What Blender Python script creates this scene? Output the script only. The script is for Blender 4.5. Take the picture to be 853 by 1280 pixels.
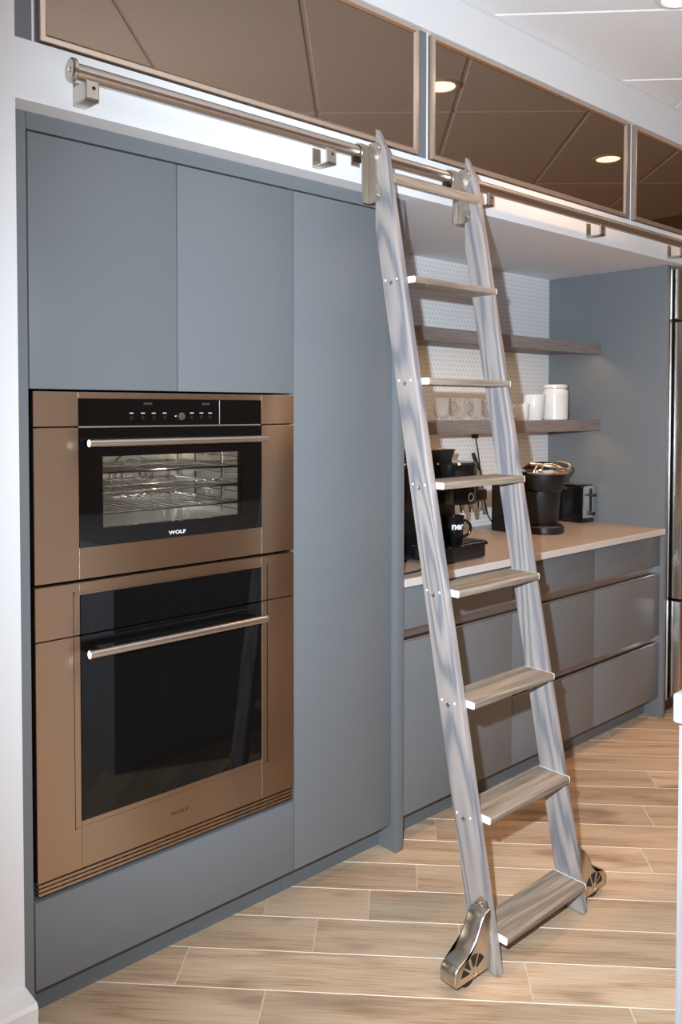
import bpy, bmesh, math, random
from mathutils import Vector, Matrix

# ------------------------------------------------------------------ camera, world, light, exposure
scene = bpy.context.scene
for o in list(bpy.data.objects):
    bpy.data.objects.remove(o, do_unlink=True)
COL = scene.collection

F, CYP = 1056.2, 545.95
yaw, pitch, roll = (math.radians(a) for a in (42.3464, -1.7918, 0.0543))
CAM = Vector((-0.7705, -1.8835, 1.4303))
fw = Vector((math.sin(yaw) * math.cos(pitch), math.cos(yaw) * math.cos(pitch), math.sin(pitch)))
rt = Vector((math.cos(yaw), -math.sin(yaw), 0))
up = rt.cross(fw)
rt2 = rt * math.cos(roll) + up * math.sin(roll)
up2 = up * math.cos(roll) - rt * math.sin(roll)
cd = bpy.data.cameras.new('camera')
cam = bpy.data.objects.new('camera', cd)
COL.objects.link(cam)
m = Matrix((rt2, up2, -fw)).transposed().to_4x4()
m.translation = CAM
cam.matrix_world = m
cd.sensor_fit = 'VERTICAL'
cd.sensor_height = 36.0
cd.lens = F / 1280 * 36.0
cd.shift_y = -(640 - CYP) / 1280
cd.clip_start = 0.02
scene.camera = cam

scene.view_settings.view_transform = 'Standard'
scene.view_settings.look = 'None'
scene.view_settings.gamma = 1.0
scene.view_settings.use_curve_mapping = False
scene.view_settings.exposure = 0.0

w = bpy.data.worlds.new('world')
scene.world = w
w.use_nodes = True
w.node_tree.nodes['Background'].inputs[0].default_value = (1.0, 0.72, 0.48, 1)
w.node_tree.nodes['Background'].inputs[1].default_value = 0.03

FLASH_POWER = 500.0
FLASH_COLOR = (0.76, 0.885, 1.0)
WARM = (1.0, 0.54, 0.24)
DOWNLIGHT_POWER = 5.6

# camera-mounted flash (the hard shadows right behind the ladder point back to it)
fl = bpy.data.lights.new('camera_flash', 'SPOT')
fl.energy = FLASH_POWER
fl.color = FLASH_COLOR
fl.shadow_soft_size = 0.014
fl.spot_size = math.radians(140)
fl.spot_blend = 1.0
flo = bpy.data.objects.new('camera_flash', fl)
COL.objects.link(flo)
flo.location = (-0.72, -1.72, 1.53)
flo.rotation_euler = Vector((math.sin(math.radians(76.5)), math.cos(math.radians(76.5)), -0.12)).to_track_quat('-Z', 'Y').to_euler()

# ------------------------------------------------------------------ helpers
def tag(o, label=None, cat=None, group=None, kind=None):
    if label: o['label'] = label
    if cat: o['category'] = cat
    if group: o['group'] = group
    if kind: o['kind'] = kind
    return o

def thing(name, loc, label, cat, group=None):
    o = bpy.data.objects.new(name, None)
    COL.objects.link(o)
    o.location = loc
    o.empty_display_size = 0.05
    o['wl'] = tuple(loc)
    return tag(o, label, cat, group)

def wloc(o):
    return Vector(o['wl'])

class MB:
    """collects shapes, in room coordinates, and links them as one mesh object"""
    def __init__(self):
        self.bm = bmesh.new()
    def box(self, x0, x1, y0, y1, z0, z1, bev=0.0, seg=2, mi=0):
        bm = self.bm
        v = [bm.verts.new((x, y, z)) for x in (x0, x1) for y in (y0, y1) for z in (z0, z1)]
        fs = [(0, 1, 3, 2), (4, 6, 7, 5), (0, 4, 5, 1), (2, 3, 7, 6), (0, 2, 6, 4), (1, 5, 7, 3)]
        faces = [bm.faces.new([v[i] for i in f]) for f in fs]
        for f in faces: f.material_index = mi
        if bev > 0:
            ed = list({e for f in faces for e in f.edges})
            r = bmesh.ops.bevel(bm, geom=ed, offset=bev, segments=seg, affect='EDGES', profile=0.5)
            for f in r['faces']:
                f.material_index = mi
        return self
    def prism(self, pts, a0, a1, axis='y', bev=0.0, seg=2, mi=0):
        """polygon pts (2D) extruded between a0 and a1 along axis"""
        bm = self.bm
        def mk(p, a):
            if axis == 'y': return (p[0], a, p[1])
            if axis == 'x': return (a, p[0], p[1])
            return (p[0], p[1], a)
        A = [bm.verts.new(mk(p, a0)) for p in pts]
        B = [bm.verts.new(mk(p, a1)) for p in pts]
        n = len(pts)
        faces = [bm.faces.new(A), bm.faces.new(list(reversed(B)))]
        for i in range(n):
            faces.append(bm.faces.new((A[i], B[i], B[(i + 1) % n], A[(i + 1) % n])))
        bmesh.ops.recalc_face_normals(bm, faces=faces)
        for f in faces: f.material_index = mi
        if bev > 0:
            ed = list({e for f in faces[:2] for e in f.edges})
            bmesh.ops.bevel(bm, geom=ed, offset=bev, segments=seg, affect='EDGES', profile=0.5)
        return self
    def tube(self, path, r, n=12, caps=True, mi=0):
        bm = self.bm
        path = [Vector(p) for p in path]
        rings = []
        prev = None
        for i, p in enumerate(path):
            if i == 0: d = path[1] - p
            elif i == len(path) - 1: d = p - path[i - 1]
            else: d = (path[i + 1] - p).normalized() + (p - path[i - 1]).normalized()
            d.normalize()
            if prev is None:
                a = d.orthogonal().normalized()
            else:
                a = (prev - d * prev.dot(d)).normalized()
            prev = a
            b = d.cross(a)
            rr = r[i] if isinstance(r, (list, tuple)) else r
            rings.append([bm.verts.new(p + (a * math.cos(2 * math.pi * k / n) + b * math.sin(2 * math.pi * k / n)) * rr) for k in range(n)])
        for i in range(len(rings) - 1):
            for k in range(n):
                f = bm.faces.new((rings[i][k], rings[i][(k + 1) % n], rings[i + 1][(k + 1) % n], rings[i + 1][k]))
                f.material_index = mi
        if caps:
            bm.faces.new(list(reversed(rings[0]))).material_index = mi
            bm.faces.new(rings[-1]).material_index = mi
        return self
    def lathe(self, prof, c, n=28, axis='z', caps=True, mi=0):
        """prof: list of (r, h); revolved about axis through c"""
        bm = self.bm
        c = Vector(c)
        def pt(r, h, a):
            x, y = r * math.cos(a), r * math.sin(a)
            if axis == 'z': return c + Vector((x, y, h))
            if axis == 'y': return c + Vector((x, h, y))
            return c + Vector((h, x, y))
        rings = []
        for r, h in prof:
            if r < 1e-6: rings.append([bm.verts.new(pt(0, h, 0))])
            else: rings.append([bm.verts.new(pt(r, h, 2 * math.pi * k / n)) for k in range(n)])
        fs = []
        for A, B in zip(rings, rings[1:]):
            for k in range(n):
                k2 = (k + 1) % n
                if len(A) == 1 and len(B) == 1: continue
                if len(A) == 1: f = bm.faces.new((A[0], B[k2], B[k]))
                elif len(B) == 1: f = bm.faces.new((A[k], A[k2], B[0]))
                else: f = bm.faces.new((A[k], A[k2], B[k2], B[k]))
                fs.append(f)
        if caps:
            for R_ in (rings[0], rings[-1]):
                if len(R_) > 2: fs.append(bm.faces.new(R_))
        for f in fs: f.material_index = mi
        bmesh.ops.recalc_face_normals(bm, faces=fs)
        return self
    def build(self, name, mats, parent=None, smooth=35, origin=None, loc_only=False):
        bm = self.bm
        if parent is not None:
            off = wloc(parent) if origin is None else Vector(origin)
        elif origin is not None:
            off = Vector(origin)
        else:
            xs = [v.co for v in bm.verts]
            lo = Vector([min(c[i] for c in xs) for i in range(3)]); hi = Vector([max(c[i] for c in xs) for i in range(3)])
            off = Vector(((lo.x + hi.x) / 2, (lo.y + hi.y) / 2, lo.z))
        # planar uv in metres: u along the wall, v up (brushed metal needs a tangent)
        uv = bm.loops.layers.uv.new('UVMap')
        for f in bm.faces:
            n = f.normal if f.normal.length > 0 else Vector((0, 0, 1))
            ax = max(range(3), key=lambda i: abs(n[i]))
            for l in f.loops:
                c = l.vert.co
                l[uv].uv = (c.x, c.z) if ax == 1 else ((c.y, c.z) if ax == 0 else (c.x, c.y))
        for v in bm.verts: v.co -= off
        me = bpy.data.meshes.new(name)
        bm.normal_update()
        bm.to_mesh(me); bm.free()
        if smooth:
            me.polygons.foreach_set('use_smooth', [True] * len(me.polygons))
            me.set_sharp_from_angle(angle=math.radians(smooth))
        if not isinstance(mats, (list, tuple)): mats = [mats]
        for mm in mats: me.materials.append(mm)
        o = bpy.data.objects.new(name, me)
        COL.objects.link(o)
        o['wl'] = tuple(off)
        if parent is not None:
            o.parent = parent
            o.location = off - wloc(parent)
        else:
            o.location = off
        return o

def structure(name, mb, mat, parent=None):
    o = mb.build(name, mat, parent)
    o['kind'] = 'structure'
    return o

def text_mesh(name, body, size, mat, parent, loc, rot, depth=0.0006, width=None, font_shear=0):
    cu = bpy.data.curves.new(name, 'FONT')
    cu.body = body
    cu.size = size
    cu.extrude = depth
    cu.align_x = 'LEFT'
    cu.offset = 0.02 * size
    cu.resolution_u = 3
    tmp = bpy.data.objects.new('tmp', cu)
    COL.objects.link(tmp)
    dg = bpy.context.evaluated_depsgraph_get()
    me = bpy.data.meshes.new_from_object(tmp.evaluated_get(dg))
    bpy.data.objects.remove(tmp, do_unlink=True)
    if width:
        xs = [v.co.x for v in me.vertices]
        s = width / (max(xs) - min(xs)); x0 = min(xs)
        for v in me.vertices: v.co.x = (v.co.x - x0) * s
    me.materials.clear(); me.materials.append(mat)
    o = bpy.data.objects.new(name, me)
    COL.objects.link(o)
    o.parent = parent
    o.location = Vector(loc) - wloc(parent)
    o.rotation_euler = rot
    o['wl'] = tuple(loc)
    return o

# ------------------------------------------------------------------ materials
def mat(name):
    m_ = bpy.data.materials.new(name)
    m_.use_nodes = True
    nt = m_.node_tree
    return m_, nt, nt.nodes['Principled BSDF']

def L(nt, a, b): nt.links.new(a, b)

def plain(name, col, rough=0.5, metal=0.0, spec=0.5, coat=0.0, noise=0.0, nscale=30.0, bump=0.0, bscale=200.0):
    m_, nt, p = mat(name)
    p.inputs['Base Color'].default_value = (*col, 1)
    p.inputs['Roughness'].default_value = rough
    p.inputs['Metallic'].default_value = metal
    p.inputs['Specular IOR Level'].default_value = spec
    p.inputs['Coat Weight'].default_value = coat
    tc = nt.nodes.new('ShaderNodeTexCoord')
    if noise > 0:
        n = nt.nodes.new('ShaderNodeTexNoise'); n.inputs['Scale'].default_value = nscale; n.inputs['Detail'].default_value = 4
        L(nt, tc.outputs['Object'], n.inputs['Vector'])
        mx = nt.nodes.new('ShaderNodeMix'); mx.data_type = 'RGBA'
        mx.inputs['A'].default_value = (*[c * (1 - noise) for c in col], 1)
        mx.inputs['B'].default_value = (*[min(1, c * (1 + noise)) for c in col], 1)
        L(nt, n.outputs['Fac'], mx.inputs['Factor']); L(nt, mx.outputs['Result'], p.inputs['Base Color'])
    if bump > 0:
        n = nt.nodes.new('ShaderNodeTexNoise'); n.inputs['Scale'].default_value = bscale; n.inputs['Detail'].default_value = 3
        L(nt, tc.outputs['Object'], n.inputs['Vector'])
        b = nt.nodes.new('ShaderNodeBump'); b.inputs['Strength'].default_value = bump; b.inputs['Distance'].default_value = 0.002
        L(nt, n.outputs['Fac'], b.inputs['Height']); L(nt, b.outputs['Normal'], p.inputs['Normal'])
    return m_

def emit(name, col, s):
    m_, nt, p = mat(name)
    p.inputs['Base Color'].default_value = (*col, 1)
    p.inputs['Emission Color'].default_value = (*col, 1)
    p.inputs['Emission Strength'].default_value = s
    return m_

def ramp(nt, src, stops):
    r = nt.nodes.new('ShaderNodeValToRGB')
    e = r.color_ramp.elements
    while len(e) < len(stops): e.new(0.5)
    for el, (pos, c) in zip(e, stops):
        el.position = pos; el.color = (*c, 1)
    L(nt, src, r.inputs['Fac'])
    return r

def wood(name, stops, long_axis='z', ring=9.0, stretch=0.09, dist=2.2, rough=0.5, bump=0.15, fine=0.35, rnd=False, knots=0.0, var=0.0, pore=(0.2, 0.15, 0.1), tilt=0.0):
    """straight and cathedral grain: noise contours drawn out along the length"""
    m_, nt, p = mat(name)
    p.inputs['Roughness'].default_value = rough
    tc = nt.nodes.new('ShaderNodeTexCoord')
    mp = nt.nodes.new('ShaderNodeMapping')
    s = [1.0, 1.0, 1.0]; s['xyz'.index(long_axis)] = stretch
    mp.inputs['Scale'].default_value = s
    src = tc.outputs['Object']
    if tilt:
        mt = nt.nodes.new('ShaderNodeMapping'); mt.inputs['Rotation'].default_value = (tilt, 0, 0)
        L(nt, src, mt.inputs['Vector']); src = mt.outputs[0]
    oi = nt.nodes.new('ShaderNodeObjectInfo')
    if rnd:
        mul = nt.nodes.new('ShaderNodeMath'); mul.operation = 'MULTIPLY'; mul.inputs[1].default_value = 37.0
        L(nt, oi.outputs['Random'], mul.inputs[0])
        add = nt.nodes.new('ShaderNodeVectorMath'); add.operation = 'ADD'
        L(nt, src, add.inputs[0]); L(nt, mul.outputs[0], add.inputs[1])
        src = add.outputs[0]
    L(nt, src, mp.inputs['Vector'])
    n1 = nt.nodes.new('ShaderNodeTexNoise')
    n1.inputs['Scale'].default_value = ring; n1.inputs['Detail'].default_value = 1.5; n1.inputs['Roughness'].default_value = 0.4
    n1.inputs['Distortion'].default_value = 0.2
    L(nt, mp.outputs[0], n1.inputs['Vector'])
    ml = nt.nodes.new('ShaderNodeMath'); ml.operation = 'MULTIPLY'; ml.inputs[1].default_value = dist * 6.283
    L(nt, n1.outputs['Fac'], ml.inputs[0])
    sn = nt.nodes.new('ShaderNodeMath'); sn.operation = 'SINE'
    L(nt, ml.outputs[0], sn.inputs[0])
    mr = nt.nodes.new('ShaderNodeMapRange'); mr.inputs['From Min'].default_value = -1; mr.inputs['From Max'].default_value = 1
    L(nt, sn.outputs[0], mr.inputs['Value'])
    # fine fibres
    mp2 = nt.nodes.new('ShaderNodeMapping')
    s2 = [1.0, 1.0, 1.0]; s2['xyz'.index(long_axis)] = 0.03
    mp2.inputs['Scale'].default_value = s2
    L(nt, src, mp2.inputs['Vector'])
    n2 = nt.nodes.new('ShaderNodeTexNoise'); n2.inputs['Scale'].default_value = 260; n2.inputs['Detail'].default_value = 3
    L(nt, mp2.outputs[0], n2.inputs['Vector'])
    mixf = nt.nodes.new('ShaderNodeMix'); mixf.data_type = 'FLOAT'; mixf.inputs['Factor'].default_value = fine
    fc = nt.nodes.new('ShaderNodeMapRange'); fc.inputs['From Min'].default_value = 0.34; fc.inputs['From Max'].default_value = 0.66
    L(nt, n2.outputs['Fac'], fc.inputs['Value'])
    L(nt, mr.outputs[0], mixf.inputs['A']); L(nt, fc.outputs[0], mixf.inputs['B'])
    r = ramp(nt, mixf.outputs['Result'], stops)
    out = r.outputs['Color']
    if knots > 0:
        mp3 = nt.nodes.new('ShaderNodeMapping')
        s3 = [1.0, 1.0, 1.0]; s3['xyz'.index(long_axis)] = 0.3
        mp3.inputs['Scale'].default_value = s3
        L(nt, src, mp3.inputs['Vector'])
        n3 = nt.nodes.new('ShaderNodeTexNoise'); n3.inputs['Scale'].default_value = 9; n3.inputs['Detail'].default_value = 2.5
        L(nt, mp3.outputs[0], n3.inputs['Vector'])
        kr = nt.nodes.new('ShaderNodeMapRange'); kr.inputs['From Min'].default_value = 0.585; kr.inputs['From Max'].default_value = 0.76
        kr.inputs['To Max'].default_value = knots
        L(nt, n3.outputs['Fac'], kr.inputs['Value'])
        mk = nt.nodes.new('ShaderNodeMix'); mk.data_type = 'RGBA'; mk.inputs['B'].default_value = (*pore, 1)
        L(nt, kr.outputs[0], mk.inputs['Factor']); L(nt, out, mk.inputs['A'])
        out = mk.outputs['Result']
    if var > 0:
        hs = nt.nodes.new('ShaderNodeHueSaturation')
        vr = nt.nodes.new('ShaderNodeMapRange'); vr.inputs['To Min'].default_value = 1 - var; vr.inputs['To Max'].default_value = 1 + var
        L(nt, oi.outputs['Random'], vr.inputs['Value']); L(nt, vr.outputs[0], hs.inputs['Value'])
        L(nt, out, hs.inputs['Color']); out = hs.outputs['Color']
    L(nt, out, p.inputs['Base Color'])
    if bump > 0:
        b = nt.nodes.new('ShaderNodeBump'); b.inputs['Strength'].default_value = bump; b.inputs['Distance'].default_value = 0.001
        L(nt, mixf.outputs['Result'], b.inputs['Height']); L(nt, b.outputs['Normal'], p.inputs['Normal'])
    return m_

def brushed(name, col, rough=0.3, aniso=0.75, rot=0.0, streak=0.12, horiz=True):
    m_, nt, p = mat(name)
    p.inputs['Base Color'].default_value = (*col, 1)
    p.inputs['Metallic'].default_value = 1.0
    p.inputs['Roughness'].default_value = rough
    p.inputs['Anisotropic'].default_value = aniso
    p.inputs['Anisotropic Rotation'].default_value = rot
    tg = nt.nodes.new('ShaderNodeTangent'); tg.direction_type = 'UV_MAP'; tg.uv_map = 'UVMap'
    L(nt, tg.outputs[0], p.inputs['Tangent'])
    tc = nt.nodes.new('ShaderNodeTexCoord')
    mp = nt.nodes.new('ShaderNodeMapping')
    mp.inputs['Scale'].default_value = (2, 2, 700) if horiz else (700, 700, 2)
    L(nt, tc.outputs['Object'], mp.inputs['Vector'])
    n = nt.nodes.new('ShaderNodeTexNoise'); n.inputs['Scale'].default_value = 1.0; n.inputs['Detail'].default_value = 2
    L(nt, mp.outputs[0], n.inputs['Vector'])
    mr = nt.nodes.new('ShaderNodeMapRange'); mr.inputs['To Min'].default_value = rough - streak * 0.5; mr.inputs['To Max'].default_value = rough + streak * 0.5
    L(nt, n.outputs['Fac'], mr.inputs['Value']); L(nt, mr.outputs[0], p.inputs['Roughness'])
    return m_

def glass_thin(name, tint=(1, 1, 1), refl=0.12, rough=0.0, edge=0.5, glint=0.0):
    m_, nt, p = mat(name)
    nt.nodes.remove(p)
    out = nt.nodes['Material Output']
    tr = nt.nodes.new('ShaderNodeBsdfTransparent'); tr.inputs[0].default_value = (*tint, 1)
    gl = nt.nodes.new('ShaderNodeBsdfGlossy'); gl.inputs['Roughness'].default_value = rough
    lw = nt.nodes.new('ShaderNodeLayerWeight'); lw.inputs[0].default_value = 0.5
    pw = nt.nodes.new('ShaderNodeMath'); pw.operation = 'POWER'; pw.inputs[1].default_value = 4.0
    L(nt, lw.outputs['Facing'], pw.inputs[0])
    ad = nt.nodes.new('ShaderNodeMath'); ad.operation = 'MULTIPLY_ADD'; ad.inputs[1].default_value = edge; ad.inputs[2].default_value = refl; ad.use_clamp = True
    L(nt, pw.outputs[0], ad.inputs[0])
    mx = nt.nodes.new('ShaderNodeMixShader')
    L(nt, ad.outputs[0], mx.inputs[0]); L(nt, tr.outputs[0], mx.inputs[1]); L(nt, gl.outputs[0], mx.inputs[2])
    sh = mx.outputs[0]
    if glint > 0:
        df = nt.nodes.new('ShaderNodeBsdfDiffuse'); df.inputs[0].default_value = (0.9, 0.9, 0.9, 1)  # whitish highlights put into the clear glass as a diffuse share
        m2 = nt.nodes.new('ShaderNodeMixShader'); m2.inputs[0].default_value = glint
        L(nt, sh, m2.inputs[1]); L(nt, df.outputs[0], m2.inputs[2]); sh = m2.outputs[0]
    L(nt, sh, out.inputs['Surface'])
    return m_

M = {}
M['white_wall'] = plain('white_wall_paint', (0.83, 0.83, 0.83), 0.6, bump=0.05, bscale=90)
M['room_wall'] = plain('room_wall_paint', (0.24, 0.15, 0.09), 0.7)
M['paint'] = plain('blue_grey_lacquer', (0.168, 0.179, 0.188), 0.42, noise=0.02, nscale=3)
M['carcass'] = plain('dark_carcass', (0.06, 0.07, 0.08), 0.7, noise=0.05)
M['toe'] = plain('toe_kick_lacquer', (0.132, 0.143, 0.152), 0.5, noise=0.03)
M['edge_white'] = plain('white_edge_band', (0.85, 0.86, 0.87), 0.4, noise=0.02)
M['steel'] = brushed('brushed_stainless', (0.50, 0.37, 0.265), 0.39, 0.96, 0.25, 0.0)  # copper tint: the warm room light it mirrors is put into the colour
M['steel_v'] = brushed('brushed_stainless_fridge', (0.60, 0.57, 0.54), 0.28, 0.8, 0.25, 0.02)
M['nickel'] = brushed('satin_nickel', (0.62, 0.56, 0.50), 0.30, 0.3)
M['cast_nickel'] = plain('cast_nickel', (0.62, 0.57, 0.50), 0.30, 1.0, noise=0.04, nscale=60)
M['alu'] = brushed('aluminium_channel', (0.72, 0.70, 0.67), 0.30, 0.6, 0.0, 0.0)
M['bronze_frame'] = brushed('champagne_frame', (0.78, 0.64, 0.53), 0.32, 0.5)
M['chrome'] = plain('chrome', (0.85, 0.85, 0.85), 0.08, 1.0, noise=0.02)
M['black_glass'] = plain('black_glass', (0.004, 0.004, 0.004), 0.03, spec=0.32, noise=0.02)
M['black_gloss'] = plain('black_gloss_plastic', (0.006, 0.006, 0.007), 0.12, noise=0.03)
M['black_matte'] = plain('black_matte_plastic', (0.012, 0.012, 0.012), 0.4, noise=0.05)
M['rubber'] = plain('black_rubber', (0.01, 0.01, 0.01), 0.6, noise=0.05)
M['ceramic'] = plain('white_ceramic', (0.82, 0.80, 0.78), 0.18, coat=0.3, noise=0.015)
M['ink_white'] = plain('white_ink', (0.85, 0.85, 0.85), 0.5, noise=0.01)
M['ink_grey'] = plain('grey_print', (0.45, 0.45, 0.45), 0.5, noise=0.01)
M['ink_dark'] = plain('dark_etch', (0.05, 0.035, 0.025), 0.5, noise=0.01)
M['endcap'] = plain('pale_end_cap', (0.85, 0.84, 0.82), 0.45, noise=0.03, nscale=80)
M['enamel'] = plain('oven_cavity_steel', (0.55, 0.54, 0.52), 0.28, 0.9, noise=0.06, nscale=20)
M['counter'] = plain('taupe_stone', (0.42, 0.34, 0.28), 0.35, noise=0.14, nscale=9)
M['counter_edge'] = plain('pale_stone_edge', (0.66, 0.62, 0.58), 0.4, noise=0.05, nscale=20)
M['island_top'] = plain('white_quartz', (0.38, 0.39, 0.40), 0.3, noise=0.03, nscale=15)
M['trim_ring'] = plain('white_trim_ring', (0.75, 0.73, 0.70), 0.5, noise=0.02)
M['grid'] = plain('white_grid_bar', (0.80, 0.80, 0.80), 0.5, noise=0.02)
M['acoustic'] = plain('acoustic_tile', (0.86, 0.86, 0.86), 0.9, noise=0.05, nscale=160, bump=0.6, bscale=300)
M['lens'] = emit('warm_lens', (1.0, 0.86, 0.62), 9.0)
M['led'] = emit('warm_led', (1.0, 0.74, 0.46), 5.0)
M['glass_clear'] = glass_thin('clear_glass', (0.97, 0.965, 0.955), 0.07, 0.02, 0.45, 0.035)
M['oven_pane'] = glass_thin('oven_window_glass', (0.75, 0.74, 0.72), 0.03)
M['stringer'] = wood('cerused_grey_oak', [(0.0, (0.17, 0.17, 0.192)), (0.20, (0.20, 0.193, 0.208)), (0.42, (0.295, 0.262, 0.252)), (1.0, (0.39, 0.328, 0.30))], 'z', 9, 0.10, 13.0, 0.5, 0.15, 0.30, tilt=math.atan(0.19))
M['tread'] = wood('grey_brown_oak_tread', [(0.0, (0.155, 0.12, 0.09)), (0.45, (0.265, 0.21, 0.16)), (1.0, (0.41, 0.335, 0.265))], 'x', 12, 0.08, 6.0, 0.45, 0.2, 0.55, rnd=True)
M['shelf_wood'] = wood('grey_stained_shelf_oak', [(0.0, (0.15, 0.12, 0.11)), (0.5, (0.225, 0.185, 0.17)), (1.0, (0.30, 0.255, 0.235))], 'x', 16, 0.06, 2.0, 0.5, 0.15, 0.55)
M['dowel'] = wood('dowel_oak', [(0.0, (0.26, 0.18, 0.125)), (0.5, (0.40, 0.30, 0.22)), (1.0, (0.50, 0.39, 0.29))], 'x', 20, 0.05, 1.5, 0.45, 0.1, 0.6)
M['oak'] = wood('oak_plank', [(0.0, (0.34, 0.215, 0.125)), (0.35, (0.49, 0.345, 0.225)), (1.0, (0.61, 0.465, 0.325))], 'x', 7, 0.10, 5.0, 0.42, 0.10, 0.60, rnd=True, knots=0.8, var=0.16, pore=(0.16, 0.09, 0.05))
M['oak_edge'] = plain('oak_bevel_glint', (0.72, 0.62, 0.50), 0.45, noise=0.1, nscale=20)  # paler than the planks: flash glint along the bevels put into the colour
M['island_panel'] = wood('pale_grey_panel', [(0.0, (0.28, 0.28, 0.29)), (1.0, (0.40, 0.395, 0.41))], 'z', 14, 0.06, 1.5, 0.5, 0.05, 0.6)

# bronze reflective glass of the upper doors
m_, nt, p = mat('bronze_mirror_glass')
p.inputs['Base Color'].default_value = (0.295, 0.215, 0.158, 1)
p.inputs['Metallic'].default_value = 1.0
p.inputs['Roughness'].default_value = 0.03
p.inputs['Specular Tint'].default_value = (0.6, 0.5, 0.42, 1)
M['bronze_glass'] = m_

# hex mosaic of the splashback: cells of about 23 mm, far too small to build singly
m_, nt, p = mat('hex_mosaic')
tc = nt.nodes.new('ShaderNodeTexCoord')
SX, SZ = 0.0235, 0.0407
def cell(off):
    sc = nt.nodes.new('ShaderNodeVectorMath'); sc.operation = 'MULTIPLY_ADD'
    sc.inputs[1].default_value = (1 / SX, 0, 1 / SZ); sc.inputs[2].default_value = (off, 0, off)
    L(nt, tc.outputs['Object'], sc.inputs[0])
    fr = nt.nodes.new('ShaderNodeVectorMath'); fr.operation = 'FRACTION'; L(nt, sc.outputs[0], fr.inputs[0])
    su = nt.nodes.new('ShaderNodeVectorMath'); su.operation = 'SUBTRACT'; su.inputs[1].default_value = (0.5, 0, 0.5); L(nt, fr.outputs[0], su.inputs[0])
    mu = nt.nodes.new('ShaderNodeVectorMath'); mu.operation = 'MULTIPLY'; mu.inputs[1].default_value = (1, 0, SZ / SX); L(nt, su.outputs[0], mu.inputs[0])
    le = nt.nodes.new('ShaderNodeVectorMath'); le.operation = 'LENGTH'; L(nt, mu.outputs[0], le.inputs[0])
    return le.outputs['Value']
mn = nt.nodes.new('ShaderNodeMath'); mn.operation = 'MINIMUM'
L(nt, cell(0.0), mn.inputs[0]); L(nt, cell(0.5), mn.inputs[1])
r = ramp(nt, mn.outputs[0], [(0.18, (0.68, 0.685, 0.70)), (0.38, (0.84, 0.84, 0.84))])
L(nt, r.outputs[0], p.inputs['Base Color'])
p.inputs['Roughness'].default_value = 0.45
b = nt.nodes.new('ShaderNodeBump'); b.inputs['Strength'].default_value = 0.3; b.inputs['Distance'].default_value = 0.002
L(nt, mn.outputs[0], b.inputs['Height']); L(nt, b.outputs[0], p.inputs['Normal'])
M['mosaic'] = m_

# ------------------------------------------------------------------ key dimensions (metres; x along the cabinets, y into the wall, z up)
YF = -0.066              # face of the white wall and fascia
ZS, ZC = 2.0975, 2.771   # soffit and ceiling
YB = 0.613               # back of the coffee niche
XR = 2.949               # niche right side
RX0, RX1, RY0 = -2.6, 4.9, -4.4
OPB, OPT = 2.2265, 2.632 # opening of the glass-front cabinets

# ------------------------------------------------------------------ structure: walls
mb = MB()
mb.box(RX0, -0.056, YF, 0.70, 0, ZC)                       # wall left of the cabinets
mb.box(-0.056, RX1, YF, 0.70, ZS, OPB)                     # band with the ladder rail, soffit below it
mb.box(-0.056, RX1, YF, 0.70, OPT, ZC)                     # band under the ceiling
mb.box(-0.056, RX1, 0.36, 0.70, OPB, OPT)                  # back of the upper recess
structure('wall_back', mb, M['white_wall'])
structure('wall_niche', MB().box(1.204, XR, YB, YB + 0.08, 0.80, ZS), M['mosaic'])
structure('wall_front', MB().box(RX0, RX1, RY0 - 0.1, RY0, 0, ZC), M['room_wall'])
structure('wall_left', MB().box(RX0 - 0.1, RX0, RY0 - 0.1, 0.70, 0, ZC), M['room_wall'])
structure('wall_right', MB().box(RX1, RX1 + 0.1, RY0 - 0.1, 0.70, 0, ZC), M['room_wall'])
mb = MB().prism([(YF, 0), (-0.138, 0), (-0.138, 0.150), (-0.132, 0.158), (YF, 0.160)], RX0, -0.056, 'x', bev=0.0)
structure('baseboard_left', mb, M['white_wall'])

# ------------------------------------------------------------------ floor: oak planks laid on the diagonal
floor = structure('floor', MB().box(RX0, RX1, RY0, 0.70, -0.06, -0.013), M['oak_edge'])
A = math.radians(46.3)
U = Vector((math.cos(A), -math.sin(A))); NV = Vector((math.sin(A), math.cos(A)))

def clip(poly, inside, inter):
    out = []
    for i, p_ in enumerate(poly):
        q_ = poly[i - 1]
        if inside(p_):
            if not inside(q_): out.append(inter(q_, p_))
            out.append(p_)
        elif inside(q_): out.append(inter(q_, p_))
    return out

def clip_rect(poly, x0, x1, y0, y1):
    for ax, val, sgn in ((0, x0, 1), (0, x1, -1), (1, y0, 1), (1, y1, -1)):
        if not poly: return poly
        ins = lambda p_: (p_[ax] - val) * sgn >= 0
        def itx(a_, b_):
            t = (val - a_[ax]) / (b_[ax] - a_[ax])
            return a_ + (b_ - a_) * t
        poly = clip(poly, ins, itx)
    return poly

def inset(poly, d):
    """inset of a convex counter-clockwise polygon"""
    n = len(poly); out = []
    for i in range(n):
        p0, p1, p2 = poly[i - 1], poly[i], poly[(i + 1) % n]
        d1 = (p1 - p0).normalized(); d2 = (p2 - p1).normalized()
        n1 = Vector((-d1.y, d1.x)); n2 = Vector((-d2.y, d2.x))
        k = 1 + n1.dot(n2)
        out.append(p1 + (n1 + n2) * (d / max(k, 0.3)))
    return out

def clean(poly, eps=0.003):
    out = []
    for p_ in poly:
        if not out or (p_ - out[-1]).length > eps: out.append(p_)
    while len(out) > 1 and (out[0] - out[-1]).length < eps: out.pop()
    return out

def area(poly):
    return 0.5 * sum(poly[i - 1].x * poly[i].y - poly[i].x * poly[i - 1].y for i in range(len(poly)))

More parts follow.
